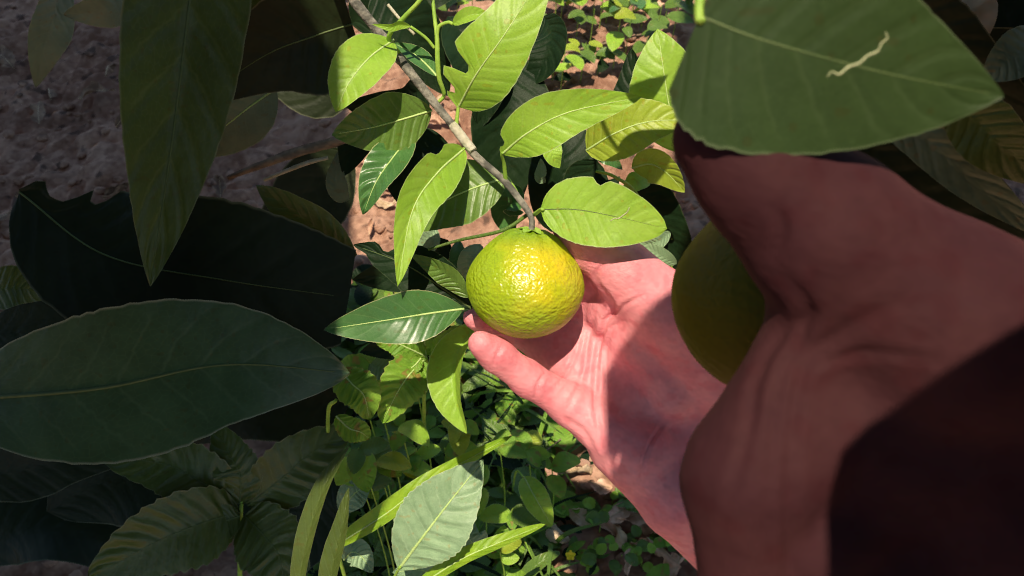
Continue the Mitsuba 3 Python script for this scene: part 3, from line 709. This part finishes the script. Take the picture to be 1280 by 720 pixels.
for px, hw, mt, tl in [
    ([(1090, 150, .36), (1150, 170, .355), (1220, 230, .355), (1310, 300, .36)], 30, 'leaf_shrub_pale', 8), ([(1310, 40, .36), (1280, 60, .355), (1255, 80, .355), (1228, 100, .36)], 30, 'leaf_shrub_pale', 8),
    ([(1060, 150, .40), (1130, 230, .40), (1230, 320, .40), (1380, 430, .41)], 84, 'leaf_shrub_dark', 6), ([(1060, -30, .37), (1130, 30, .37), (1200, 90, .37), (1330, 200, .38)], 62, 'leaf_shrub_dark', -10),
    ([(1180, 120, .34), (1220, 150, .34), (1260, 190, .34), (1340, 240, .35)], 40, 'leaf_shrub', -12), ([(1200, -60, .38), (1215, 0, .375), (1225, 20, .375), (1225, 60, .38)], 24, 'dead_leaf_tan', 10),
    ([(1280, 260, .42), (1240, 280, .42), (1160, 300, .42), (1040, 300, .43)], 90, 'leaf_shrub_dark', 0), ([(1290, -60, .43), (1240, 20, .43), (1160, 60, .43), (1040, 80, .44)], 100, 'leaf_shrub_dark', 10),
    ([(1360, 150, .43), (1300, 120, .43), (1220, 90, .43), (1120, 40, .44)], 70, 'leaf_shrub_dark', -6)]:
    leaf(far_twig, px, hw, mt, rib=None, tilt=tl, fold=10)  # dark leaf colours stand in for the dim corner

# ------------------------------------------------------------------ plants on the ground in the sunlit gap
def weed(name, label, cat, stem, leaves, mat, group=None, **kw):
    t = thing(name, label, cat, group)
    part(t, 'stem', tube([on_ground(stem[0][0], stem[0][1] + 60, -0.01)] + [P(*s) for s in stem], [2 * MM, 1.6 * MM, 1.2 * MM], sides=7), 'green_stem')
    for px, hw, tl in leaves:
        leaf(t, px, hw, mat, tilt=tl, rib=kw.get('rib', 'vein_pale'), **{k: v for k, v in kw.items() if k != 'rib'})
    return t


weed('toothed_weed', 'lime green weed with toothed leaves left below the hand', 'weed', [(530, 500, 0.696), (533, 448, 0.600)],
     [([(533, 446, 0.600), (512, 436, 0.588), (492, 428, 0.584), (470, 428, 0.588)], 17, 10), ([(533, 444, 0.600), (530, 425, 0.592), (525, 415, 0.592), (515, 400, 0.600)], 14, 14),
      ([(537, 446, 0.600), (556, 436, 0.588), (570, 424, 0.584), (585, 408, 0.588)], 20, -8), ([(530, 450, 0.600), (512, 468, 0.584), (497, 490, 0.580), (478, 528, 0.588)], 30, 10),
      ([(538, 450, 0.600), (552, 470, 0.592), (560, 485, 0.592), (566, 505, 0.600)], 22, -14), ([(526, 448, 0.592), (520, 455, 0.588), (512, 462, 0.588), (506, 470, 0.592)], 9, 4)],
     'leaf_weed', fold=10, tooth=0.13, nteeth=11, quilt=0.09, b=0.6, nu=44)
weed('toothed_weed', 'lime green weed leaf with brown rim at the left end of the sunlit strip', 'weed', [(410, 520, 0.666), (420, 500, 0.586)],
     [([(425, 462, 0.570), (440, 480, 0.562), (455, 495, 0.562), (462, 525, 0.570)], 26, 10), ([(420, 520, 0.570), (436, 535, 0.570), (450, 540, 0.570), (462, 548, 0.578)], 16, 0)],
     'leaf_weed', fold=10, tooth=0.12, nteeth=9, quilt=0.09, b=0.6, nu=40)
dock = thing('dock_plant', 'broad grey green crinkled leaf standing at the bottom of the strip', 'plant')
leaf(dock, [(498, 712, 0.660), (528, 672, 0.644), (560, 630, 0.640), (604, 575, 0.648)], 47, 'leaf_grey', tilt=0, fold=8, tooth=0.05, nteeth=16, quilt=0.05, a=1.0, b=0.85, nu=50, ribr=0.0008, petiole=[(480, 745, 0.708)])
part(dock, 'stem', tube([on_ground(470, 770, -0.01), P(480, 745, 0.708)], [2 * MM, 1.6 * MM], sides=7), 'green_stem')
for px, hw, tl in [([(560, 735, 0.708), (540, 718, 0.696), (520, 712, 0.692), (490, 716, 0.696)], 18, 10), ([(430, 700, 0.724), (440, 690, 0.716), (452, 696, 0.716), (466, 716, 0.720)], 18, 0), ([(425, 640, 0.724), (440, 620, 0.720), (450, 612, 0.720), (462, 606, 0.724)], 20, 8),
                   ([(600, 690, 0.724), (590, 678, 0.720), (585, 668, 0.720), (590, 650, 0.724)], 24, 15)]:
    leaf(dock, px, hw, 'leaf_grey', tilt=tl, fold=12, quilt=0.06)
small = thing('young_plant', 'single oval green leaf in front of the soil below the hand', 'plant')
leaf(small, [(655, 596, .86), (665, 615, .845), (676, 634, .845), (690, 658, .86)], 17, 'leaf_bright', tilt=10, fold=10, b=0.65)
part(small, 'stem', tube([on_ground(640, 620, -0.01), P(645, 590, .89), P(655, 597, .862)], [1.2 * MM, 1 * MM], sides=6), 'green_stem')
for k, (lab, px, hw, tl) in enumerate([
    ('long yellow green strap leaf slanting up from the lower left', [(420, 682, 0.686), (480, 644, 0.662), (540, 600, 0.662), (640, 545, 0.694)], 14, 20),
    ('yellow green strap leaf slanting up at the bottom of the strip', [(520, 735, 0.670), (575, 700, 0.658), (620, 680, 0.658), (682, 655, 0.670)], 12, 24),
    ('darker strap leaf above the broad grey leaf', [(420, 620, .90), (470, 590, .88), (520, 575, .88), (590, 540, .9)], 9, 30),
    ('thin dark strap leaf near the lower left', [(470, 600, .91), (500, 575, .90), (540, 563, .9), (600, 556, .92)], 8, 34),
    ('broad dark strap leaf low beside the yellow flower', [(640, 745, .92), (662, 715, .91), (680, 700, .91), (700, 690, .92)], 10, 10),
    ('narrow strap leaf at the left end above the grey leaf', [(420, 590, .92), (450, 575, .91), (470, 570, .91), (510, 572, .93)], 8, 20)]):
    t = thing('strap_leaf_plant', lab, 'plant')
    leaf(t, px, hw, 'leaf_strap' if k in (0, 1) else 'leaf_mid', tilt=tl, fold=26, a=0.7, b=0.5, rib='vein_pale' if k < 2 else None, nu=40)
    s0 = P(*px[0])
    part(t, 'stem', tube([np.array([s0[0] - 0.01, s0[1], -0.01]), s0], [2 * MM, 1.5 * MM], sides=6), 'green_stem')

fl = thing('yellow_flower', 'tiny yellow flower on the shaded soil at the bottom', 'flower')
fc = P(713, 694, gd(694, 0.03))
for k in range(5):
    t = k / 5 * 2 * math.pi + 0.3
    dv = math.cos(t) * RT + math.sin(t) * UP
    mesh, uv, _, _ = blade([fc, fc + 0.003 * dv - 0.001 * FW, fc + 0.0058 * dv - 0.0005 * FW], 0.0026, a=0.6, b=0.5, nu=8, nv=2)
    part(fl, 'petal', mesh, 'petal')
part(fl, 'stem', tube([np.array([fc[0], fc[1], -0.005]), fc], [0.6 * MM, 0.5 * MM], sides=5), 'green_stem')


def random_leaf_mesh(c, size, hwr, up=0.7, droop=0.2, nu=7, nv=2, fold=12):
    az = rng.uniform(0, 6.283)
    dv = np.array([math.cos(az), math.sin(az), 0])
    p0 = np.array(c, float)
    p1 = p0 + dv * size * 0.5 + np.array([0, 0, rng.uniform(0, droop) * size])
    p2 = p0 + dv * size + np.array([0, 0, rng.uniform(-droop, droop) * size])
    return blade([p0, p1, p2], hwr * size, face=(p0 + np.array([rng.uniform(-1, 1) * (1 - up), rng.uniform(-1, 1) * (1 - up), 1.0]) * 10), nu=nu, nv=nv, fold=fold, b=0.65, seed=rng.randrange(9999))


# low clover-like weeds in view, each a small plant of three or four leaves
spots = [(756, 652), (778, 640), (735, 640), (741, 700), (760, 690), (775, 705), (795, 650), (812, 640), (790, 690), (815, 690), (836, 690), (722, 640), (765, 630), (700, 640), (748, 672), (735, 715), (800, 712), (826, 660)]
for (sx, sy) in spots:
    t = thing('clover', 'small bright green clover plant on the litter at the lower right', 'plant', 'clover plants on the soil below the hand')
    for k in range(rng.choice((3, 4, 4, 5))):
        c = on_ground(sx + rng.uniform(-9, 9), sy + rng.uniform(-7, 7), rng.uniform(0.012, 0.03))
        mesh, uv, _, _ = random_leaf_mesh(c, rng.uniform(0.011, 0.018), 0.42, nu=9, nv=3)
        part(t, 'leaf', mesh, rng.choice(('leaf_bright', 'leaf_weed', 'leaf_mid')), uv=uv)
    c0 = on_ground(sx, sy, -0.004)
    part(t, 'stem', tube([c0, c0 + [0, 0, 0.02]], [0.6 * MM, 0.5 * MM], sides=5), 'green_stem')
# taller bright weeds filling the lower left of the sunlit strip
for k, (sx, sy, d0, n_) in enumerate([(462, 455, .66, 6), (450, 480, .70, 5), (512, 440, .70, 5), (556, 560, .78, 5), (520, 560, .80, 5), (470, 575, .74, 5), (625, 560, .84, 5), (600, 600, .84, 5), (450, 600, .72, 5), (640, 640, .86, 5),
                                      (625, 690, .85, 5), (575, 525, .78, 5), (448, 560, .66, 4), (540, 590, .80, 5), (690, 585, .88, 4), (500, 530, .74, 5), (660, 560, .88, 5), (560, 610, .82, 4)]):
    t = thing('weed', 'small leafy weed standing among the ground plants left below the hand', 'weed', 'weeds left below the hand')
    top = P(sx, sy, d0)
    c0 = np.array([top[0], top[1], float(ground_height(np.array(top[0]), np.array(top[1]))) - .004])
    part(t, 'stem', tube([c0, (c0 + top) / 2 + [0.004, 0, 0], top], [1.0 * MM, 0.6 * MM], sides=5), 'green_stem')
    for j in range(n_):
        mesh, uv, _, _ = random_leaf_mesh(top + [0, 0, -rng.uniform(0, .02)], rng.uniform(0.016, 0.034), 0.34, nu=14, nv=3)
        part(t, 'leaf', mesh, rng.choice(('leaf_bright', 'leaf_weed', 'leaf_weed', 'leaf_mid', 'leaf_yellow')), uv=uv)
# weeds seen beyond the branch at the top right
for k, (sx, sy) in enumerate([(740, 18), (757, 30), (720, 50), (700, 30), (770, 60), (790, 20), (820, 10), (735, 70), (815, 50), (765, 95), (745, 100), (690, 70), (725, 105), (800, 40), (830, 30), (705, 105), (748, 45), (780, 75), (760, 8), (715, 12), (836, 70), (800, 88), (672, 30), (690, 100), (640, 110), (655, 90), (700, 120), (810, 100), (570, 20), (590, 45), (520, 95), (455, 20)]):
    t = thing('weed', 'small weed on the ground beyond the branch at the upper right', 'weed', 'weeds beyond the branch')
    c0 = on_ground(sx, sy, -0.004)
    h = rng.uniform(0.04, 0.16)
    part(t, 'stem', tube([c0, c0 + [0.005, 0, h]], [0.8 * MM, 0.6 * MM], sides=5), 'green_stem')
    for j in range(rng.choice((3, 4, 5))):
        mesh, uv, _, _ = random_leaf_mesh(c0 + [rng.uniform(-.02, .02), rng.uniform(-.02, .02), h * rng.uniform(0.5, 1)], rng.uniform(0.025, 0.05), 0.33, nu=10, nv=3)
        part(t, 'leaf', mesh, rng.choice(('leaf_bright', 'leaf_yellow', 'leaf_mid', 'leaf_glossy', 'leaf_mid', 'leaf_dark', 'leaf_mid')), uv=uv)

# ground cover nobody could count: low leaves and grass over the lower part and the shade
gm, guv = {m: [] for m in ('leaf_mid', 'leaf_weed', 'leaf_dark')}, {m: [] for m in ('leaf_mid', 'leaf_weed', 'leaf_dark')}
cnt = 0
while cnt < 1500:
    sx, sy = rng.uniform(380, 860), rng.uniform(380, 760)
    dens = 1.0 if sx < 660 else (0.5 if sx < 715 else 0.06)
    if rng.random() > dens:
        continue
    cnt += 1
    c = on_ground(sx, sy, rng.uniform(0.003, 0.05 if sx < 660 else 0.02))
    mt = rng.choices(('leaf_mid', 'leaf_weed', 'leaf_dark'), (5, 3.2, 2))[0]
    mesh, uv, _, _ = random_leaf_mesh(c, rng.uniform(0.014, 0.046), rng.uniform(0.16, 0.4))
    gm[mt].append(mesh)
    guv[mt].append(uv)
for k in range(170):
    sx, sy = rng.uniform(400, 700), rng.uniform(520, 760)
    c = on_ground(sx, sy, -0.003)
    az, h = rng.uniform(0, 6.28), rng.uniform(0.04, 0.11)
    dv = np.array([math.cos(az), math.sin(az), 0])
    mesh, uv, _, _ = blade([c, c + dv * h * 0.3 + [0, 0, h * 0.6], c + dv * h * 0.9 + [0, 0, h * 0.7]], rng.uniform(0.0012, 0.0028), a=0.6, b=0.5, nu=9, nv=1, fold=20, seed=k)
    mt = rng.choices(('leaf_mid', 'leaf_weed', 'leaf_dark'), (4, 2, 2))[0]
    gm[mt].append(mesh)
    guv[mt].append(uv)
labels['ground_cover'] = {'label': 'low green weeds and grass covering the soil', 'category': 'ground cover', 'kind': 'stuff'}
for n_, (m_, l_) in enumerate(gm.items(), 1):
    scene[f'ground_cover__{n_:03d}'] = mikit.ply(trimesh.util.concatenate(l_), m_, smooth=True, uv=np.vstack(guv[m_]))

# dry leaves and litter on the soil
def dry(sx, sy, size, lab, grp, mats=('dead_leaf', 'dead_leaf', 'dead_leaf_tan')):
    c = on_ground(sx, sy, 0.012)
    az = rng.uniform(0, 6.28)
    dv = np.array([math.cos(az), math.sin(az), 0])
    sp = [c - dv * size * .5, c + [0, 0, size * rng.uniform(0.0, .22)], c + dv * size * .5 + [0, 0, size * rng.uniform(-.05, .2)]]
    mesh, uv, s, n = blade(sp, size * rng.uniform(.22, .34), face=c + np.array([rng.uniform(-.3, .3), rng.uniform(-.3, .3), 1]) * 9, fold=rng.uniform(-25, 35), wave=0.35, curl=rng.uniform(-60, 60), nu=24, nv=4, a=rng.uniform(.6, 1.1), b=rng.uniform(.7, 1.1), tooth=0.16, nteeth=rng.randrange(4, 9), skew=rng.uniform(-.25, .25), bites=[(rng.uniform(.2, .8), rng.choice((-1, 1)), .08, rng.uniform(.2, .7))],
                          seed=rng.randrange(999), roll_end=rng.uniform(-60, 60))
    t = thing('dry_leaf', lab, 'dry leaf', grp)
    part(t, 'blade', mesh, rng.choice(mats), uv=uv)
    part(t, 'midrib', tube(s + n * 0.0003, [0.7 * MM, 0.3 * MM], sides=5, n=14), 'dead_leaf_tan')


for (sx, sy) in [(812, 668), (790, 655), (770, 652), (826, 704), (800, 690), (784, 720), (838, 672), (810, 640), (842, 720), (752, 660), (770, 676), (728, 655), (700, 612), (720, 598), (752, 610), (690, 670), (820, 655), (795, 632)]:
    dry(sx + rng.uniform(-4, 4), sy + rng.uniform(-4, 4), rng.uniform(.028, .05), 'dry pinkish tan leaf lying on the soil right below the hand', 'dry leaves below the hand')
for k in range(46):
    sx, sy = rng.uniform(440, 850), rng.uniform(5, 290)
    dry(sx, sy, rng.uniform(.03, .06), 'dry pinkish brown leaf on the soil beyond the branch', 'dry leaves beyond the branch')
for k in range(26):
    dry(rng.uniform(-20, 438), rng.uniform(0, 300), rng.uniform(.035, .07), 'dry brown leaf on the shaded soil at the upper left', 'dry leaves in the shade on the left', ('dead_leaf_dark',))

cl = []
for k in range(900):
    sx, sy = rng.uniform(-40, 1300), rng.uniform(-20, 740)
    s = rng.uniform(0.003, 0.011) * (0.8 if sx < 438 else 1)
    m = trimesh.creation.icosphere(subdivisions=1, radius=s)
    v = m.vertices * (1 + 0.7 * (meshkit.noise(m.vertices / s * 1.7 + k, k) - 0.5))[:, None] * [1.2, 1, .7]
    cl.append(trimesh.Trimesh(v + on_ground(sx, sy, s * .3), m.faces, process=False))
scene['soil_crumbs'] = mikit.ply(trimesh.util.concatenate(cl), 'soil', smooth=True)
labels['soil_crumbs'] = {'label': 'loose crumbs and clods of dry brown soil', 'category': 'soil', 'kind': 'stuff'}
for (lab, pts, r) in [('thin dry stick lying slantwise on the ground below the hand', [(590, 690), (640, 615), (700, 560)], 1.2), ('thin dry stick left of the yellow flower', [(640, 700), (668, 640), (690, 600)], 1.0),
                      ('pale short stick beside the lime green weed', [(520, 525), (524, 505), (519, 488)], 1.6), ('dark stick on the soil at the upper right', [(700, 75), (760, 66), (800, 60)], 2.2)]:
    single('stick', tube([on_ground(*p_, 0.02) for p_ in pts], [r * MM, r * .7 * MM], sides=6, knobs=.2), 'twig_brown' if 'pale' not in lab else 'dead_leaf_tan', lab, 'stick')
m = trimesh.creation.icosphere(subdivisions=3, radius=0.013)
m.vertices = m.vertices * (1 + 0.4 * (meshkit.noise(m.vertices * 90, 4) - 0.5))[:, None] * [1.4, 1, .7] + on_ground(45, 632, .03)
single('pebble', m, 'pebble_stone', 'pale pebble in the shade at the lower left', 'pebble')
